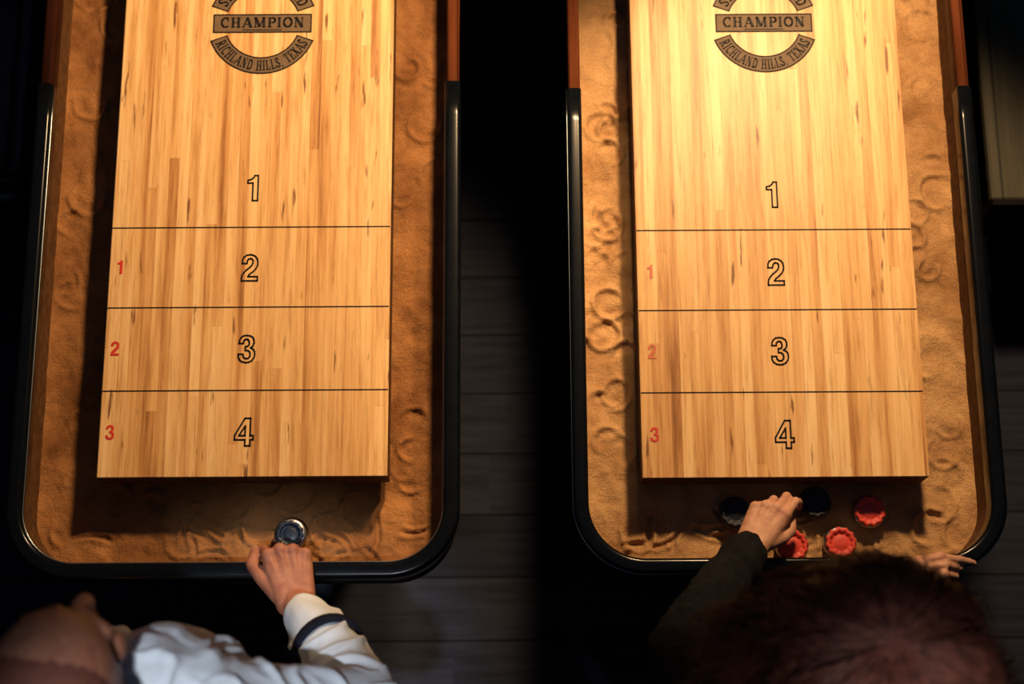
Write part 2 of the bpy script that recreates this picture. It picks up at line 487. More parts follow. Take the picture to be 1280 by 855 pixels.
def digit(parent, d, cx, cy, h, mat, outline, name):
    z = ZB+.0008
    bm = bmesh.new()
    mx = .27 if d == 1 else .33
    for loop in DIG[d]:
        pts = [((x-mx)*h, (y-.5)*h) for x, y in loop]
        if outline:
            n = len(pts); t = .0015
            for i in range(n):
                A = Vector(pts[i]); B = Vector(pts[(i+1) % n]); dd = (B-A).normalized(); nn = Vector((-dd.y, dd.x))
                A = A-dd*t*.8; B = B+dd*t*.8
                bm.faces.new([bm.verts.new((cx+p.x, cy+p.y, z)) for p in (A+nn*t, A-nn*t, B-nn*t, B+nn*t)])
        else:
            vs = [bm.verts.new((cx+x, cy+y, z)) for x, y in pts]
            for tri in tessellate_polygon([[Vector((x, y, 0)) for x, y in pts]]):
                try: f = bm.faces.new([vs[i] for i in tri])
                except Exception: continue
                f.normal_update()
                if f.normal.z < 0: f.normal_flip()
    me = bpy.data.meshes.new(name); bm.to_mesh(me); bm.free()
    me.materials.append(mat)
    o = bpy.data.objects.new(name, me); COL.objects.link(o)
    set_parent_keep(o, parent); return o

def make_table(P):
    ox0, ox1, oy = P['ox0'], P['ox1'], P['oy']
    W = P['w']
    far = 3.95
    root = empty("shuffleboard_table", ((ox0+ox1)/2, (oy+far)/2, 0), P['label'], "game table", "shuffleboard tables")
    RAD = P['rad']
    mx0, mx1, my = ox0+W/2, ox1-W/2, oy+W/2
    prof = round_prof(W, .785, .828, .008)
    ysw = P['ysw']
    bm = bmesh.new(); sweep(bm, u_path(mx0, mx1, my, ysw, RAD-W/2), prof)
    o = mesh_obj("padded_rail", bm, M_black); set_parent_keep(o, root); o["label"] = "black padded vinyl end rail with rounded corners"
    bm = bmesh.new(); sweep(bm, u_path(mx0, mx1, far-W/2, far-(ysw-oy), RAD-W/2, near=False), prof)
    o = mesh_obj("padded_rail", bm, M_black); set_parent_keep(o, root)
    prof2 = round_prof(W*.86, .785, .825, .008)
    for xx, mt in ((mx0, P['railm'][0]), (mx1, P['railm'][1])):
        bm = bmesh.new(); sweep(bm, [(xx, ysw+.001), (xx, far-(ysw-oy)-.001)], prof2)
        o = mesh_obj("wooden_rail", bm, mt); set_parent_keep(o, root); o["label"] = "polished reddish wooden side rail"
    def tube(cx, cz, r, n=8):
        return [(cx+r*math.cos(2*math.pi*i/n), cz+r*math.sin(2*math.pi*i/n)) for i in range(n)]
    bm = bmesh.new(); sweep(bm, u_path(mx0, mx1, my, ysw, RAD-W/2), tube(P['bead']*(W/2+.0003), .817, .0014))
    o = mesh_obj("metal_bead", bm, M_bead); set_parent_keep(o, root)
    path = rrect_path(mx0, mx1, my, far-W/2, RAD-W/2)
    bm = bmesh.new(); sweep(bm, path, [(.002, .64), (W/2-.012, .64), (W/2-.006, .79), (.002, .79)], closed=True)
    o = mesh_obj("cabinet_wall", bm, M_cab, smooth=False); set_parent_keep(o, root)
    bm = bmesh.new(); sweep(bm, path, [(-W/2+.002, .66), (.001, .66), (.001, .788), (-W/2+.002, .788)], closed=True)
    o = mesh_obj("gutter_lining", bm, M_lining, smooth=False); set_parent_keep(o, root)
    bm = bmesh.new()
    vs = [bm.verts.new((x, y, .66)) for x, y in path]; f = bm.faces.new(vs)
    e = bmesh.ops.extrude_face_region(bm, geom=[f])
    bmesh.ops.translate(bm, verts=[v for v in e['geom'] if isinstance(v, bmesh.types.BMVert)], vec=(0, 0, -.02))
    o = mesh_obj("cabinet_bottom", bm, M_cab, smooth=False); set_parent_keep(o, root)
    for lx in (ox0+.14, ox1-.14):
        for ly in (oy+.45, far-.45):
            bm = bmesh.new()
            sec = [(0, .075), (.03, .075), (.05, .055), (.40, .065), (.60, .09), (.642, .09)]
            prev = None
            for z, h in sec:
                ring = [bm.verts.new((lx+sx*h, ly+sy*h, z)) for sx, sy in ((-1, -1), (1, -1), (1, 1), (-1, 1))]
                if prev:
                    for k in range(4): bm.faces.new((prev[k], prev[(k+1) % 4], ring[(k+1) % 4], ring[k]))
                else: bm.faces.new(ring)
                prev = ring
            bm.faces.new(prev)
            o = mesh_obj("leg", bm, M_cab, smooth=False); set_parent_keep(o, root)
    bx0, bx1, by = P['bx0'], P['bx1'], P['by']
    bfar = far-(by-oy)
    bm = bmesh.new(); add_box(bm, bx0, bx1, by, bfar, .738, ZB)
    bmesh.ops.bevel(bm, geom=bm.edges[:], offset=.0012, segments=2, affect='EDGES')
    o = mesh_obj("maple_playing_board", bm, P['maple'], smooth=False); set_parent_keep(o, root)
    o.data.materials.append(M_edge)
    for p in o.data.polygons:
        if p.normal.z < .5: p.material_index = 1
    o["label"] = "laminated maple strip playing surface"
    bm = bmesh.new(); add_box(bm, bx0+.012, bx1-.012, by+.015, bfar-.015, .69, .738)
    o = mesh_obj("board_support", bm, M_cab, smooth=False); set_parent_keep(o, root)
    # sand bed
    ix0, ix1, iy0, iy1 = ox0+W-.003, ox1-W+.003, oy+W-.003, far-W+.003
    ir = RAD-W
    xs = [ix0+(ix1-ix0)*i/230 for i in range(231)]
    ys = []
    y = iy0
    while y < 1.60: ys.append(y); y += .0035
    while y < iy1: ys.append(y); y += .05
    ys.append(iy1)
    rnd = random.Random(P['seed'])
    marks = []
    for _ in range(P['nmarks']):
        side = rnd.random()
        e0, e1 = P['endbias']
        if side < e0: mxx = rnd.uniform(ix0+.02, bx0-.01)
        elif side < e1: mxx = rnd.uniform(bx1+.01, ix1-.02)
        else: mxx = rnd.uniform(ix0+.05, ix1-.05)
        myy = rnd.uniform(iy0+.02, 1.5) if side < e1 else rnd.uniform(iy0, by+.02)
        marks.append((mxx, myy, rnd.uniform(.020, .034), rnd.uniform(0, 6.28), rnd.uniform(1.8, 5.2), rnd.uniform(.5, 1.1)))
    for (mxx, myy, ms, a0, al) in P['rings']:
        marks.append((mxx, myy, .030, a0, al, ms))
    drags = []
    for _ in range(P['ndrag']):
        x0 = rnd.uniform(ix0+.1, ix1-.08); y0 = rnd.uniform(iy0+.005, by-.06); a = rnd.uniform(-.5, 3.6); L = rnd.uniform(.015, .045)
        drags.append((x0, y0, math.cos(a), math.sin(a), L, rnd.uniform(-4, 4)))
    amp = P['amp']
    bm = bmesh.new(); grid = []
    for yv in ys:
        row = []
        for xv in xs:
            px, py = xv, yv
            cxx = min(max(px, ix0+ir), ix1-ir); cyy = min(max(py, iy0+ir), iy1-ir)
            dx, dy = px-cxx, py-cyy
            L = math.hypot(dx, dy)
            if L > ir and abs(dx) > 1e-9 and abs(dy) > 1e-9:
                px, py = cxx+dx/L*ir, cyy+dy/L*ir
            q = Vector((px*9+P['seed'], py*9, 0))
            h = noise.noise(q)*.0035 + noise.noise(q*3.1)*.0024+noise.noise(q*7.7)*.0008
            wv = noise.noise(Vector((px*20, py*13+P['seed'], 3)))
            h += (.5-abs(wv)*2)*.0032
            jx = noise.noise(Vector((px*26, py*26, 7)))*.004
            for (mxx, myy, mr, ma, ml, ms) in marks:
                ddx, ddy = px-mxx, py-myy
                if abs(ddx) < .055 and abs(ddy) < .055:
                    dd = math.hypot(ddx, ddy)+jx
                    ang = (math.atan2(ddy, ddx)-ma) % 6.283
                    if ang < ml:
                        fall = min(1, ang*1.2, (ml-ang)*1.2)
                        h += ms*fall*(.0050*math.exp(-((dd-mr)/.0045)**2) - .0026*math.exp(-((dd-mr+.011)/.008)**2))
            if py < by+.02:
                for (x0, y0, ca, sa, LL, cv) in drags:
                    ex, ey = px-x0, py-y0
                    u = ex*ca+ey*sa
                    if -.01 < u < LL+.01:
                        v = -ex*sa+ey*ca + cv*u*u*4
                        if abs(v) < .02:
                            e_ = min(1, (u+.01)/.015, (LL+.01-u)/.015)
                            h += e_*(.0036*math.exp(-((abs(v)-.008)/.004)**2) - .0034*math.exp(-(v/.005)**2))
            edge = min(px-ix0, ix1-px, py-iy0)
            h = h*amp + .010*math.exp(-max(edge, 0)/.018)*amp
            row.append(bm.verts.new((px, py, .713+h)))
        grid.append(row)
    for a, b in zip(grid, grid[1:]):
        for i in range(len(a)-1):
            bm.faces.new((a[i], a[i+1], b[i+1], b[i]))
    bmesh.ops.remove_doubles(bm, verts=bm.verts[:], dist=.0003)
    bmesh.ops.dissolve_degenerate(bm, edges=bm.edges[:], dist=.0002)
    o = mesh_obj("sand_bed", bm, P['sand']); set_parent_keep(o, root); o["label"] = "brown sand covered gutter floor"
    cx = (bx0+bx1)/2
    for yl in P['lines']:
        bm = bmesh.new(); add_box(bm, bx0+.001, bx1-.001, yl-.0012, yl+.0012, ZB-.001, ZB+.0004)
        o = mesh_obj("score_line", bm, M_ink, smooth=False); set_parent_keep(o, root)
    for d, yd in zip((1, 2, 3, 4), P['digits']):
        digit(root, d, cx, yd, .050, M_ink, True, "score_number")
    for d, yd, mt in zip((1, 2, 3), P['reds'], P['redm']):
        o = digit(root, d, P['redx'], yd, .0265, mt, False, "red_score_number")
    logo(root, P['logo'][0], P['logo'][1], P['logo'][2])
    return root

make_table(dict(ox0=-.884, ox1=-.093, oy=.324, w=.029, rad=.125, ysw=1.248, bx0=-.734, bx1=-.2215, by=.506, bead=-1,
    maple=M_maple_l, sand=M_sand_l, seed=5, nmarks=40, amp=1.15, endbias=(.28, .5), lines=[.971, .818, .663], digits=[1.048, .893, .740, .587],
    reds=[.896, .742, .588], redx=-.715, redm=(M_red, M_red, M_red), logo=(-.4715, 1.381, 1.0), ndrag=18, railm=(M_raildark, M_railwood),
    rings=[(-.455, .425, .9, 2, 4), (-.335, .42, .9, 0, 5), (-.28, .46, .8, 1, 4)],
    label="long shuffleboard table with black padded rail and brown sanded gutter"))
make_table(dict(ox0=.105, ox1=.860, oy=.329, w=.027, rad=.125, ysw=1.232, bx0=.229, bx1=.7345, by=.4995, bead=1,
    maple=M_maple_r, sand=M_sand_r, seed=17, nmarks=48, amp=1.35, endbias=(.45, .8), lines=[.960, .807, .654], digits=[1.029, .879, .730, .577],
    reds=[.881, .730, .578], redx=.252, redm=(M_redfaint, M_redfaint, M_red), logo=(.483, 1.376, .98), ndrag=12, railm=(M_railwood, M_railwood),
    rings=[(.172, 1.20, .9, 1, 5), (.182, .845, 1.3, .3, 6), (.170, .785, 1.2, 2.6, 5.8), (.190, .67, .9, 4, 5), (.180, 1.02, .8, 2, 4.5), (.785, .56, .8, 2, 4)],
    label="long shuffleboard table with pale sand heaped in the gutter"))

# ------------------------------------------------------------------ pucks
def lathe(bm, prof, cx, cy, z0, seg=40, mod=None):
    rings = []
    for r, z in prof:
        ring = []
        for k in range(seg):
            rr = r*(mod(k, r, z) if mod else 1)
            a = 2*math.pi*k/seg
            ring.append(bm.verts.new((cx+rr*math.cos(a), cy+rr*math.sin(a), z0+z)))
        rings.append(ring)
    for a, b in zip(rings, rings[1:]):
        for k in range(seg):
            bm.faces.new((a[k], a[(k+1) % seg], b[(k+1) % seg], b[k]))
    bm.faces.new(rings[0]); bm.faces.new(rings[-1])

def puck(x, y, capmat, label, z=.721, tilt=(0, 0), capr=1.0, steel=None):
    r = empty("shuffleboard_puck", (x, y, z), label, "puck", "shuffleboard pucks")
    bm = bmesh.new()
    lathe(bm, [(.0265, 0), (.0285, .0015), (.0293, .004), (.0293, .015), (.028, .0185), (.0225, .0195)], 0, 0, 0, 48)
    mesh_obj("steel_base", bm, steel or M_steel, r)
    bm = bmesh.new()
    lathe(bm, [(.0270*capr, .017), (.0275*capr, .022), (.0268*capr, .0255), (.0245*capr, .0265), (.0205*capr, .0262), (.0185*capr, .0225), (.0150, .0218), (.0120, .0226), (.0085, .0234), (.004, .0236)], 0, 0, 0, 48,
          mod=lambda k, r, z: (1.0 if r < .0165 else (1.03 if k % 4 < 2 else .935)))
    mesh_obj("plastic_cap", bm, capmat, r)
    r.rotation_euler = (tilt[0], tilt[1], random.uniform(0, 1))
    return r

puck(-.398, .413, M_capblue, "steel puck with blue plastic cap held by fingers", capr=.88)
puck(.638, .448, M_capred, "steel puck with red plastic cap lying on sand")
puck(.497, .388, M_capred, "steel puck with red plastic cap near the end rail")
puck(.583, .392, M_capred, "steel puck with red plastic cap near the end rail")
puck(.542, .464, M_capblueshaded, "blue capped puck in shadow below the board end", steel=M_steelshaded)
puck(.398, .447, M_capblueshaded, "blue capped puck in shadow beside the hand", steel=M_steelshaded)

# ------------------------------------------------------------------ people
def orth(F, Nn):
    F = Vector(F).normalized(); Nn = Vector(Nn); Nn = (Nn-F*Nn.dot(F)).normalized(); return F, Nn

def hand(bm, W, F, Nn, right, curls, s=1.0, thumb=None, spread=(.10, .03, -.04, -.12)):
    F, Nn = orth(F, Nn); W = Vector(W)
    S = Nn.cross(F) if right else F.cross(Nn)
    lat = (.030, .0105, -.0095, -.027); fwd = (.086, .090, .085, .076)
    LEN = ((.043, .026, .021), (.047, .030, .022), (.043, .027, .021), (.034, .021, .018))
    RR = (.0088, .0090, .0085, .0076)
    nails = []
    for i in range(4):
        K = W+(F*fwd[i]+S*lat[i]+Nn*(.002 if i in (1, 2) else -.001))*s
        capsule(bm, W+S*(lat[i]*.45*s), .0195*s, K-Nn*.004*s, .0125*s)
        capsule(bm, W+(F*.03+S*lat[i]*.62+Nn*.0125)*s, .0035*s, K+Nn*.0065*s, .0045*s)
        capsule(bm, K-F*.010*s, .0100*s, K+Nn*.0015*s, .0118*s)
        d0 = (F+S*spread[i]).normalized()
        a = 0; p = K
        for j in range(3):
            a += math.radians(curls[i][j])
            d = d0*math.cos(a)-Nn*math.sin(a)
            q = p+d*LEN[i][j]*s
            r0 = RR[i]*s*(1.08, 1.10, .98)[j]; r1 = RR[i]*s*(.92, .87, .80)[j]
            capsule(bm, p, r0, q, r1)
            if j == 2:
                up = (d0*math.sin(a)+Nn*math.cos(a))
                nails.append((p+d*LEN[i][j]*s*.85+up*r1*.76, d, S, up, .0058*s, .0046*s))
            p = q
    capsule(bm, W+S*.012*s-Nn*.006*s, .018*s, W+(F*.07+S*.018-Nn*.008)*s, .012*s)
    capsule(bm, W-S*.012*s-Nn*.006*s, .017*s, W+(F*.065-S*.018-Nn*.008)*s, .012*s)
    th = thumb or ((.018, .020, -.006), (.052, .046, -.016), (.078, .060, -.028), (.098, .066, -.042))
    tp = [W+(F*a+S*b+Nn*c)*s for a, b, c in th]
    chain(bm, [(tp[0], .0165*s), (tp[1], .0130*s), (tp[2], .0112*s), (tp[3], .0092*s)])
    d = (tp[3]-tp[2]).normalized(); up = (Nn+S*.3); up = (up-d*up.dot(d)).normalized()
    nails.append((tp[3]-d*.002+up*.0074*s, d, d.cross(up), up, .0070*s, .0058*s))
    return nails

def head(bm, C, F, U, s=1.0):
    F = Vector(F).normalized(); U = Vector(U); U = (U-F*U.dot(F)).normalized(); S = F.cross(U)
    C = Vector(C)
    def P(a, b, c): return C+(S*a+F*b+U*c)*s
    ellipsoid(bm, P(0, -.008, .022), S*.075*s, F*.095*s, U*.086*s)
    ellipsoid(bm, P(0, .022, -.045), S*.060*s, F*.068*s, U*.072*s)
    capsule(bm, P(-.012, .068, -.098), .020*s, P(.012, .068, -.098), .020*s)
    for q in (-1, 1):
        capsule(bm, P(q*.050, .0, -.055), .022*s, P(q*.018, .058, -.095), .018*s)
        capsule(bm, P(q*.014, .081, .020), .012*s, P(q*.045, .066, .020), .012*s)
        ellipsoid(bm, P(q*.043, .058, -.024), S*.022*s, F*.024*s, U*.020*s)
        ellipsoid(bm, P(q*.079, -.008, -.008), S*.008*s, (F*.018+S*-.008*q)*s, U*.032*s)
        capsule(bm, P(q*.011, .098, -.034), .0085*s, P(q*.009, .092, -.036), .009*s)
    capsule(bm, P(0, .086, .008), .009*s, P(0, .112, -.028), .013*s)
    capsule(bm, P(-.019, .080, -.062), .008*s, P(.019, .080, -.062), .008*s)
    capsule(bm, P(0, .089, -.061), .008*s, P(0, .089, -.063), .008*s)
    capsule(bm, P(-.014, .083, -.074), .009*s, P(.014, .083, -.074), .009*s)
    return P, S, F, U

def skin_mat(name, col):
    m, nt, b = new_mat(name)
    v = coords(nt)
    f = noise_n(nt, v, 40, 6, .65)
    c = ramp(nt, f, [(.3, (col[0]*.74, col[1]*.56, col[2]*.52)), (.7, (col[0]*1.12, col[1]*1.1, col[2]*1.06))])
    nt.links.new(c, b.inputs['Base Color'])
    b.inputs['Roughness'].default_value = .5
    b.inputs['Subsurface Weight'].default_value = .08
    b.inputs['Subsurface Radius'].default_value = (.008, .003, .002)
    b.inputs['Subsurface Scale'].default_value = .5
    bump(nt, b, noise_n(nt, v, 130, 6, .75), .6, .003)
    return m
M_skin1 = skin_mat("skin_tanned", (.38, .165, .10))
M_skin2 = skin_mat("skin_fair", (.56, .32, .22))
M_nail = plain("fingernail", (.50, .28, .21), .35, var=.05)
M_eye = plain("eye_white", (.6, .58, .55), .2, var=.03)
M_shirt = plain("white_cotton_shirt", (.60, .64, .69), .85, var=.06, scale=15, bmp=.4, bscale=900, bdist=.0006, spec=.15)
M_navy = plain("navy_band", (.008, .010, .020), .9, var=.2, spec=.1)
M_blackcloth = plain("black_knit", (.008, .008, .010), .95, var=.3, scale=80, bmp=.6, bscale=500, bdist=.002, spec=.08)
M_jeans = plain("dark_trousers", (.012, .014, .022), .85, var=.3, bmp=.4)
M_shoe = plain("black_leather_shoe", (.015, .012, .010), .4, var=.2)
M_hairshort = plain("cropped_brown_hair", (.155, .050, .033), .7, var=.2, scale=120, bmp=.5, bscale=500, bdist=.0015, spec=.25)
M_hair = plain("dark_brown_hair", (.13, .043, .030), .5, var=.5, scale=60, spec=.35)

def nails_make(nails, root):
    for c, d, s_, u, l, w in nails:
        bm = bmesh.new(); ellipsoid(bm, c, d*l, s_*w, u*.0012, 12, 8)
        o = mesh_obj("fingernail", bm, M_nail); set_parent_keep(o, root)

def eyes(P, S, F, U, root, s=1):
    for q in (-1, 1):
        bm = bmesh.new(); ellipsoid(bm, P(q*.031, .070, -.001), S*.0125*s, F*.0125*s, U*.0105*s, 16, 10)
        o = mesh_obj("eye", bm, M_eye); set_parent_keep(o, root)
        bm = bmesh.new(); ellipsoid(bm, P(q*.031, .0795, -.001), S*.0055*s, F*.0035*s, U*.0055*s, 16, 10)
        o2 = mesh_obj("iris", bm, M_navy); set_parent_keep(o2, root)

def legs(bm, X, Y, hipz, k=1, feet=(.0, .0), grow=0):
    for q in (-1, 1):
        fy = feet[0 if q < 0 else 1]
        hip = V(X+q*.09, Y, hipz-.03); kn = V(X+q*.10, (Y+fy)/2+.035, .48); an = V(X+q*.105, fy-.04, .09)
        chain(bm, [(hip, (.088+grow)*k), (kn, (.056+grow)*k), (kn+V(0, -.012, -.12), (.055+grow)*k), (an, (.036+grow*1.3)*k)])

def shoes(root, X, feet):
    for q in (-1, 1):
        fy = feet[0 if q < 0 else 1]
        bm = bmesh.new()
        x = X+q*.108
        capsule(bm, (x, fy-.07, .042), .038, (x, fy+.03, .040), .036)
        capsule(bm, (x, fy+.03, .036), .034, (x+q*.012, fy+.145, .030), .028)
        capsule(bm, (x, fy-.05, .05), .038, (x, fy-.04, .095), .042)
        fuse("shoe", bm, .005, M_shoe, root, 4)

# ---- person in white shirt
X = -.555
r1 = empty("person", (X, -.03, 0), "person in white shirt leaning over table, one hand on a puck", "person")
hip = V(X, -.07, .98); chest = V(X+.02, .080, 1.26); neckb = V(X+.005, .080, 1.43)
shR = V(-.430, .100, 1.365); elR = V(-.230, .108, 1.085); wrR = V(-.366, .279, .868)
shL = V(-.705, .07, 1.375); elL = V(-.79, -.02, 1.10); wrL = V(-.76, .03, .86)
Hc = V(-.556, .103, 1.60); HS = 1.03
bm = bmesh.new()
chain(bm, [(hip+V(-.07, 0, 0), .11), (hip+V(.07, 0, 0), .11)])
for q in (-1, 1):
    chain(bm, [(hip+V(q*.05, 0, 0), .115), (V(X+q*.05, .0, 1.12), .105), (chest+V(q*.07, 0, 0), .108), (chest+V(q*.07, .0, .10), .08)])
chain(bm, [(shL, .055), (neckb+V(0, .01, -.03), .06), (shR, .055)])
chain(bm, [(neckb+V(0, 0, -.04), .066), (Hc+V(0, -.02, -.06), .056)])
chain(bm, [(shR, .055), (elR, .040), (elR.lerp(wrR, .3), .041), (wrR, .027)])
chain(bm, [(shL, .055), (elL, .040), (elL.lerp(wrL, .3), .041), (wrL, .026)])
legs(bm, X, -.07, .96, feet=(-.08, .02))
for q, fy in ((-1, -.08), (1, .02)):
    chain(bm, [(V(X+q*.105, fy-.05, .06), .034), (V(X+q*.112, fy+.12, .03), .022)])
P_, S_, F_, U_ = head(bm, Hc, (.12, .97, -.20), (0, .2, 1), HS)
n1 = hand(bm, wrR, (-.22, .93, -.14), (.14, .16, .98), True, [(60, 60, 30), (72, 58, 30), (84, 58, 32), (92, 58, 34)], 1.06,
          thumb=((.018, .022, -.006), (.054, .044, -.016), (.084, .056, -.030), (.110, .046, -.044)), spread=(.16, .06, -.02, -.06))
n2 = hand(bm, wrL, (.1, .1, -1), (-1, 0, 0), False, [(15, 25, 15)]*4, 1.0)
fuse("body", bm, .0028, M_skin1, r1, 2)
nails_make(n1+n2, r1); eyes(P_, S_, F_, U_, r1, HS)
bm = bmesh.new()
ellipsoid(bm, P_(0, -.024, .030), S_*.0770*HS, F_*.090*HS, U_*.0815*HS)
ellipsoid(bm, P_(0, -.045, -.02), S_*.068*HS, F_*.055*HS, U_*.06*HS)
fuse("hair", bm, .004, M_hairshort, r1, 3)
bm = bmesh.new()
chain(bm, [(hip+V(-.07, 0, -.03), .135), (hip+V(.07, 0, -.03), .135)])
for q in (-1, 1):
    chain(bm, [(hip+V(q*.055, 0, -.02), .13), (V(X+q*.055, .0, 1.12), .120), (chest+V(q*.060, .01, 0), .118), (chest+V(q*.055, .026, .08), .095)])
chain(bm, [(shL, .068), (neckb+V(-.05, .0, -.035), .068), (neckb+V(.05, .032, -.035), .076), (shR, .066)])
mid = elR.lerp(wrR, .5)
cuff = elR.lerp(wrR, .84)
chain(bm, [(shR, .066), (shR.lerp(elR, .5), .050), (elR, .054), (mid, .052), (cuff, .042)])
cuffL = elL.lerp(wrL, .87)
chain(bm, [(shL, .068), (elL, .060), (elL.lerp(wrL, .5), .054), (cuffL, .043)])
fuse("shirt", bm, .0045, M_shirt, r1, 4, disp=.0065, dscale=11, dseed=3, crease=True)
bm = bmesh.new()
n = 28; ringa = []
for i in range(n):
    a = 2*math.pi*i/n
    cc = neckb+V(0, .006, -.002)
    ringa.append([bm.verts.new(cc+V(math.cos(a)*r, math.sin(a)*r*1.02, z)) for r, z in ((.072, -.020), (.066, .024), (.070, .030), (.084, .010), (.087, -.012))])
for i in range(n):
    a, b = ringa[i], ringa[(i+1) % n]
    for j in range(4): bm.faces.new((a[j], a[j+1], b[j+1], b[j]))
o = mesh_obj("shirt_collar", bm, M_shirt); set_parent_keep(o, r1)
sd = o.modifiers.new("thick", 'SOLIDIFY'); sd.thickness = .003; sd.offset = 0
def band(p0, p1, t0, t1, r0, r1_, mat, name, root):
    bm = bmesh.new()
    a = p0.lerp(p1, t0); b = p0.lerp(p1, t1); d = (b-a).normalized(); u, w = frame_from(d)
    rings = []
    for t, rr in ((0, .9), (.08, 1.), (.92, 1.), (1, .9)):
        c = a.lerp(b, t); r = (r0+(r1_-r0)*t)*rr
        rings.append([bm.verts.new(c+u*r*math.cos(2*math.pi*k/28)+w*r*math.sin(2*math.pi*k/28)) for k in range(28)])
    for x, y in zip(rings, rings[1:]):
        for k in range(28): bm.faces.new((x[k], x[(k+1) % 28], y[(k+1) % 28], y[k]))
    o = mesh_obj(name, bm, mat); set_parent_keep(o, root); o["label"] = "dark navy band around the sleeve"
band(elR, wrR, .47, .54, .0605, .0595, M_navy, "sleeve_band", r1)
bm = bmesh.new(); chain(bm, [(hip+V(-.06, 0, 0), .125), (hip+V(.06, 0, 0), .125)]); legs(bm, X, -.07, .96, feet=(-.08, .02), grow=.012)
fuse("trousers", bm, .008, M_jeans, r1, 4, disp=.003, dscale=14)
shoes(r1, X, (-.08, .02))

# ---- person with dark long hair and black sweater
X = .452
r2 = empty("person", (X, -.05, 0), "person with wavy dark hair and black sweater reaching into table", "person")
hip = V(X, -.10, .92); chest = V(X, .02, 1.17); neckb = V(X, .045, 1.34)
shL = V(.300, .060, 1.285); elL = V(.262, .185, 1.03); wrL = V(.404, .370, .868)
shR = V(.615, .050, 1.285); elR = V(.640, .08, 1.01); wrR = V(.664, .322, .866)
Hc = V(X+.016, .119, 1.47); HS = .93
bm = bmesh.new()
chain(bm, [(hip+V(-.075, 0, 0), .105), (hip+V(.075, 0, 0), .105)])
for q in (-1, 1):
    chain(bm, [(hip+V(q*.05, 0, 0), .105), (V(X+q*.045, -.02, 1.06), .088), (chest+V(q*.06, 0, 0), .095), (chest+V(q*.06, .0, .09), .07)])
chain(bm, [(shL, .045), (neckb+V(0, .01, -.03), .05), (shR, .045)])
chain(bm, [(neckb+V(0, 0, -.03), .054), (Hc+V(0, -.03, -.05), .05)])
chain(bm, [(shR, .046), (elR, .034), (elR.lerp(wrR, .3), .035), (wrR, .021)])
chain(bm, [(shL, .046), (elL, .034), (elL.lerp(wrL, .3), .035), (wrL, .023)])
legs(bm, X, -.10, .90, .95, feet=(-.12, -.06))
for q, fy in ((-1, -.12), (1, -.06)):
    chain(bm, [(V(X+q*.105, fy-.05, .06), .032), (V(X+q*.112, fy+.12, .03), .02)])
P2, S2, F2, U2 = head(bm, Hc, (.05, .78, -.62), (0, .62, .78), HS)
n1 = hand(bm, wrL, (.50, .84, -.20), (-.35, -.05, .94), False, [(22, 40, 26), (30, 46, 30), (42, 50, 30), (52, 52, 30)], .92,
          thumb=((.018, .020, -.006), (.048, .040, -.020), (.076, .044, -.034), (.100, .034, -.044)), spread=(.02, .0, -.0, -.02))
n2 = hand(bm, wrR, (.97, .08, -.10), (0, .1, 1), True, [(10, 12, 10), (30, 40, 24), (38, 48, 28), (44, 50, 28)], .78,
          thumb=((.018, .016, -.008), (.042, .022, -.018), (.064, .018, -.026), (.082, .012, -.030)), spread=(-.16, -.06, .0, .0))
fuse("body", bm, .0028, M_skin2, r2, 2)
nails_make(n1+n2, r2); eyes(P2, S2, F2, U2, r2, HS)
bm = bmesh.new()
chain(bm, [(hip+V(-.07, 0, 0), .13), (hip+V(.07, 0, 0), .13)])
for q in (-1, 1):
    chain(bm, [(hip+V(q*.05, 0, 0), .125), (V(X+q*.045, -.02, 1.06), .108), (chest+V(q*.065, .01, 0), .112), (chest+V(q*.06, .01, .09), .08)])
chain(bm, [(shL, .062), (neckb+V(-.04, 0, -.03), .062), (neckb+V(.04, 0, -.03), .062), (shR, .062)])
chain(bm, [(shR, .062), (elR, .052), (elR.lerp(wrR, .5), .046), (elR.lerp(wrR, .92), .034)])
chain(bm, [(shL, .062), (elL, .052), (elL.lerp(wrL, .5), .046), (elL.lerp(wrL, .92), .036)])
fuse("sweater", bm, .006, M_blackcloth, r2, 4, disp=.004, dscale=18, dseed=8)
bm = bmesh.new(); chain(bm, [(hip+V(-.06, 0, 0), .118), (hip+V(.06, 0, 0), .118)]); legs(bm, X, -.10, .90, .95, feet=(-.12, -.06), grow=.010)
fuse("trousers", bm, .008, M_jeans, r2, 4, disp=.003, dscale=14)
shoes(r2, X, (-.12, -.06))
bm = bmesh.new()
ellipsoid(bm, P2(0, -.015, .030), S2*.082, F2*.096, U2*.088)
ellipsoid(bm, P2(0, -.05, -.04), S2*.095, F2*.065, U2*.09)
for q in (-1, 1):
    chain(bm, [(P2(q*.055, .02, .02), .042), (P2(q*.088, .0, -.05), .045), (V(X+q*.125, .09, 1.34), .050), (V(X+q*.135, .09, 1.22), .035)])
    chain(bm, [(P2(q*.05, -.05, .0), .05), (V(X+q*.10, .0, 1.34), .055), (V(X+q*.12, -.05, 1.22), .035)])
hv = fuse("hair", bm, .005, M_hair, r2, 4, disp=.004, dscale=20, dseed=5)
bm = bmesh.new(); bm.from_mesh(hv.data)
rnd = random.Random(11)
C0 = P2(0, -.012, .028)
crown = (U2*.8-F2*.35).normalized()
cu_, cw_ = frame_from(crown)
clumps = [(rnd.uniform(0, 2*math.pi), rnd.uniform(0, 1)**1.4, rnd.uniform(0, 6.28), rnd.uniform(.7, 1.5), rnd.uniform(.006, .018), rnd.uniform(-1.4, 1.4)) for _ in range(70)]
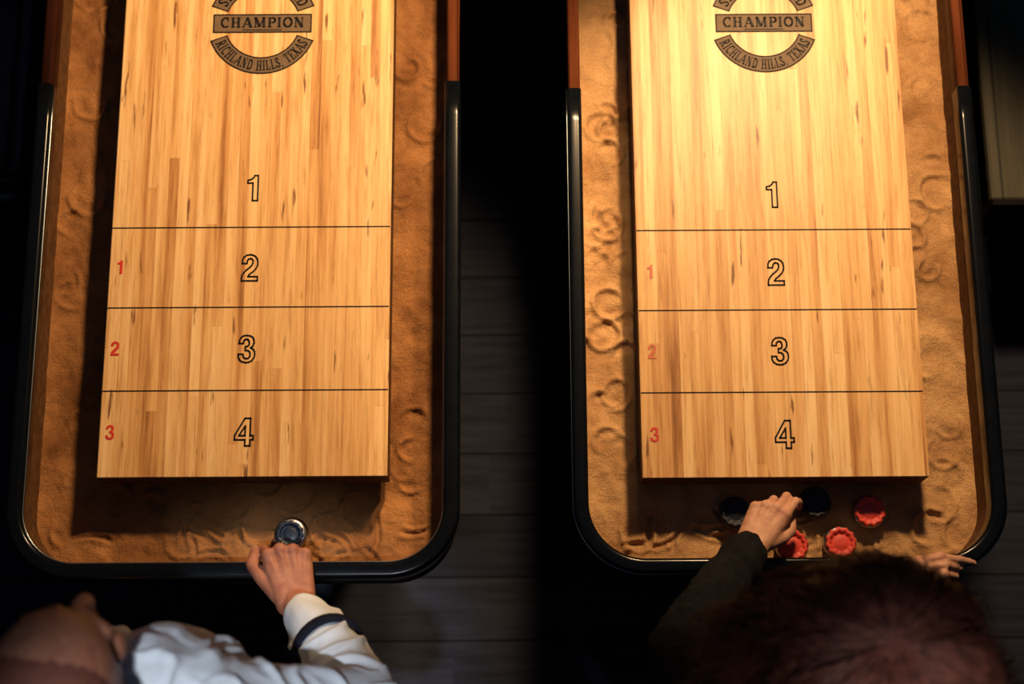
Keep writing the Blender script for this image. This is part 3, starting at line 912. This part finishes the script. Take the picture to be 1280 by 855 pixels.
for i in range(5200):
    cl = clumps[rnd.randrange(len(clumps))]
    stray = rnd.random() < .05
    ph = cl[0]+rnd.gauss(0, .08 if not stray else .3); th0 = math.radians(rnd.uniform(2, 70)); th1 = math.radians(rnd.uniform(92, 118))
    side = cu_*math.cos(ph)+cw_*math.sin(ph)
    front = side.dot(F2)
    if front > .80: th1 = math.radians(80)
    n = 16; layer = cl[1]*1.2+rnd.uniform(0, .35)+(rnd.uniform(.2, .8) if stray else 0); ph1 = cl[2]+rnd.uniform(-.25, .25); am = cl[4]; fq = cl[3]
    tang = crown.cross(side).normalized()
    wide = 1+.60*max(0, side.x)+.35*max(0, -side.x)
    pts = []; q = None; drop = rnd.uniform(.10, .22)
    for k in range(n):
        t = k/(n-1)
        if t < .62:
            a = th0+(th1-th0)*(t/.62)
            d = crown*math.cos(a)+side*math.sin(a)
            R = .088+(.006+.026*layer)*min(1, a)+.024*wide*(max(0, a)/1.9)**2
            q = C0+d*R
            last = q; ld = d
        else:
            q = last+(Vector((ld.x*.45, ld.y*.10, -1)).normalized())*(drop*(t-.62)/.38)
        off = am*math.sin(ph1+t*6.28*fq)*min(1, t*2.5)
        pts.append(q+tang*(off*1.3+cl[5]*.05*t)+side*off*.6)
    prev = None
    for k, pt in enumerate(pts):
        r = .0012*(1-.6*k/(n-1))
        tg = (pts[min(k+1, n-1)]-pts[max(k-1, 0)])
        if tg.length < 1e-6: tg = Vector((0, 0, -1))
        a, b = frame_from(tg)
        ring = [bm.verts.new(pt+a*r*math.cos(2.094*j)+b*r*math.sin(2.094*j)) for j in range(3)]
        if prev:
            for j in range(3): bm.faces.new((prev[j], prev[(j+1) % 3], ring[(j+1) % 3], ring[j]))
        prev = ring
bm.to_mesh(hv.data); bm.free()
for p in hv.data.polygons: p.use_smooth = True

# ------------------------------------------------------------------ bench and chair at the sides
b = empty("wooden_bench", (1.27, 1.70, 0), "brown plank bench with black metal frame beside table", "bench")
for i in range(3):
    x0 = 1.0+i*.18
    bm = bmesh.new(); add_box(bm, x0, x0+.176, 1.145, 2.30, .425, .450)
    bmesh.ops.bevel(bm, geom=bm.edges[:], offset=.003, segments=2, affect='EDGES')
    o = mesh_obj("seat_plank", bm, M_bench, smooth=False); set_parent_keep(o, b)
for y0, y1 in ((1.132, 1.144), (2.301, 2.313)):
    bm = bmesh.new(); add_box(bm, 1.0, 1.536, y0, y1, .41, .452)
    o = mesh_obj("metal_rail", bm, M_cab, smooth=False); set_parent_keep(o, b)
for x in (1.03, 1.48):
    for y in (1.155, 2.28):
        bm = bmesh.new(); add_box(bm, x-.018, x+.018, y-.018, y+.018, 0, .425)
        bmesh.ops.bevel(bm, geom=bm.edges[:], offset=.003, segments=2, affect='EDGES')
        o = mesh_obj("leg", bm, M_cab, smooth=False); set_parent_keep(o, b)

c = empty("upholstered_chair", (-1.25, 1.42, 0), "dark upholstered chair with black metal legs", "chair")
M_uph = plain("dark_plum_fabric", (.12, .075, .10), .9, var=.3, bmp=.5)
M_metal = plain("dark_grey_metal", (.10, .10, .12), .4, var=.1, spec=.5)
bm = bmesh.new(); add_box(bm, -1.48, -1.03, 1.20, 1.66, .40, .47)
bmesh.ops.bevel(bm, geom=bm.edges[:], offset=.025, segments=4, affect='EDGES')
o = mesh_obj("seat", bm, M_uph); set_parent_keep(o, c)
bm = bmesh.new(); add_box(bm, -1.48, -1.03, 1.64, 1.70, .48, .85)
bmesh.ops.bevel(bm, geom=bm.edges[:], offset=.02, segments=4, affect='EDGES')
o = mesh_obj("backrest", bm, M_uph); set_parent_keep(o, c)
for x, sx in ((-1.45, -1), (-1.06, 1)):
    for y, sy in ((1.22, -1), (1.64, 1)):
        bm = bmesh.new(); capsule(bm, (x, y, .40), .012, (x+sx*.04, y+sy*.06, .010), .010)
        o = mesh_obj("leg", bm, M_metal); set_parent_keep(o, c)
bm = bmesh.new(); capsule(bm, (-1.45, 1.185, .39), .011, (-1.06, 1.185, .39), .011)
o = mesh_obj("front_rail", bm, M_metal); set_parent_keep(o, c)

# ------------------------------------------------------------------ lights
def spot(name, loc, tgt, energy, col, size, blend, radius):
    l = bpy.data.lights.new(name, 'SPOT'); l.energy = energy; l.color = col
    l.spot_size = math.radians(size); l.spot_blend = blend; l.shadow_soft_size = radius
    o = bpy.data.objects.new(name, l); COL.objects.link(o); o.location = loc
    o.rotation_euler = (Vector(tgt)-Vector(loc)).to_track_quat('-Z', 'Y').to_euler()
    return o
WARM = (1, .65, .335)
spot("warm_pendant", (.23, 1.85, 2.05), (-.50, .96, .8), 185, WARM, 54, .5, .08)
spot("warm_pendant", (.60, 1.85, 2.05), (.57, .94, .8), 168, WARM, 55, .45, .08)
spot("neutral_player_spot", (-.25, -.40, 4.3), (-.40, .06, 1.1), 360, (.88, .93, 1.0), 12, .8, .06)
spot("neutral_player_spot", (.50, -.50, 4.3), (.48, .09, 1.1), 260, (1.0, .90, .85), 8.5, .8, .06)  # added spot that brightens the second player's hair, no known lamp

w = bpy.data.worlds.new("World"); scene.world = w; w.use_nodes = True
w.node_tree.nodes["Background"].inputs[0].default_value = (.22, .30, .48, 1)
w.node_tree.nodes["Background"].inputs[1].default_value = .16

# ------------------------------------------------------------------ camera
cam = bpy.data.cameras.new("camera"); co = bpy.data.objects.new("camera", cam); COL.objects.link(co)
cam.sensor_width = 36; cam.lens = 2000/1280*36
cam.clip_end = 50
th = math.atan(2000/7430.0)
co.location = (0, 0, 3.585)
Rv = Matrix.Rotation(th, 4, 'X') @ Matrix.Rotation(-.006, 4, 'Z')
co.rotation_euler = Rv.to_euler()
cam.dof.use_dof = True; cam.dof.focus_distance = 2.86; cam.dof.aperture_fstop = 2.0
scene.camera = co
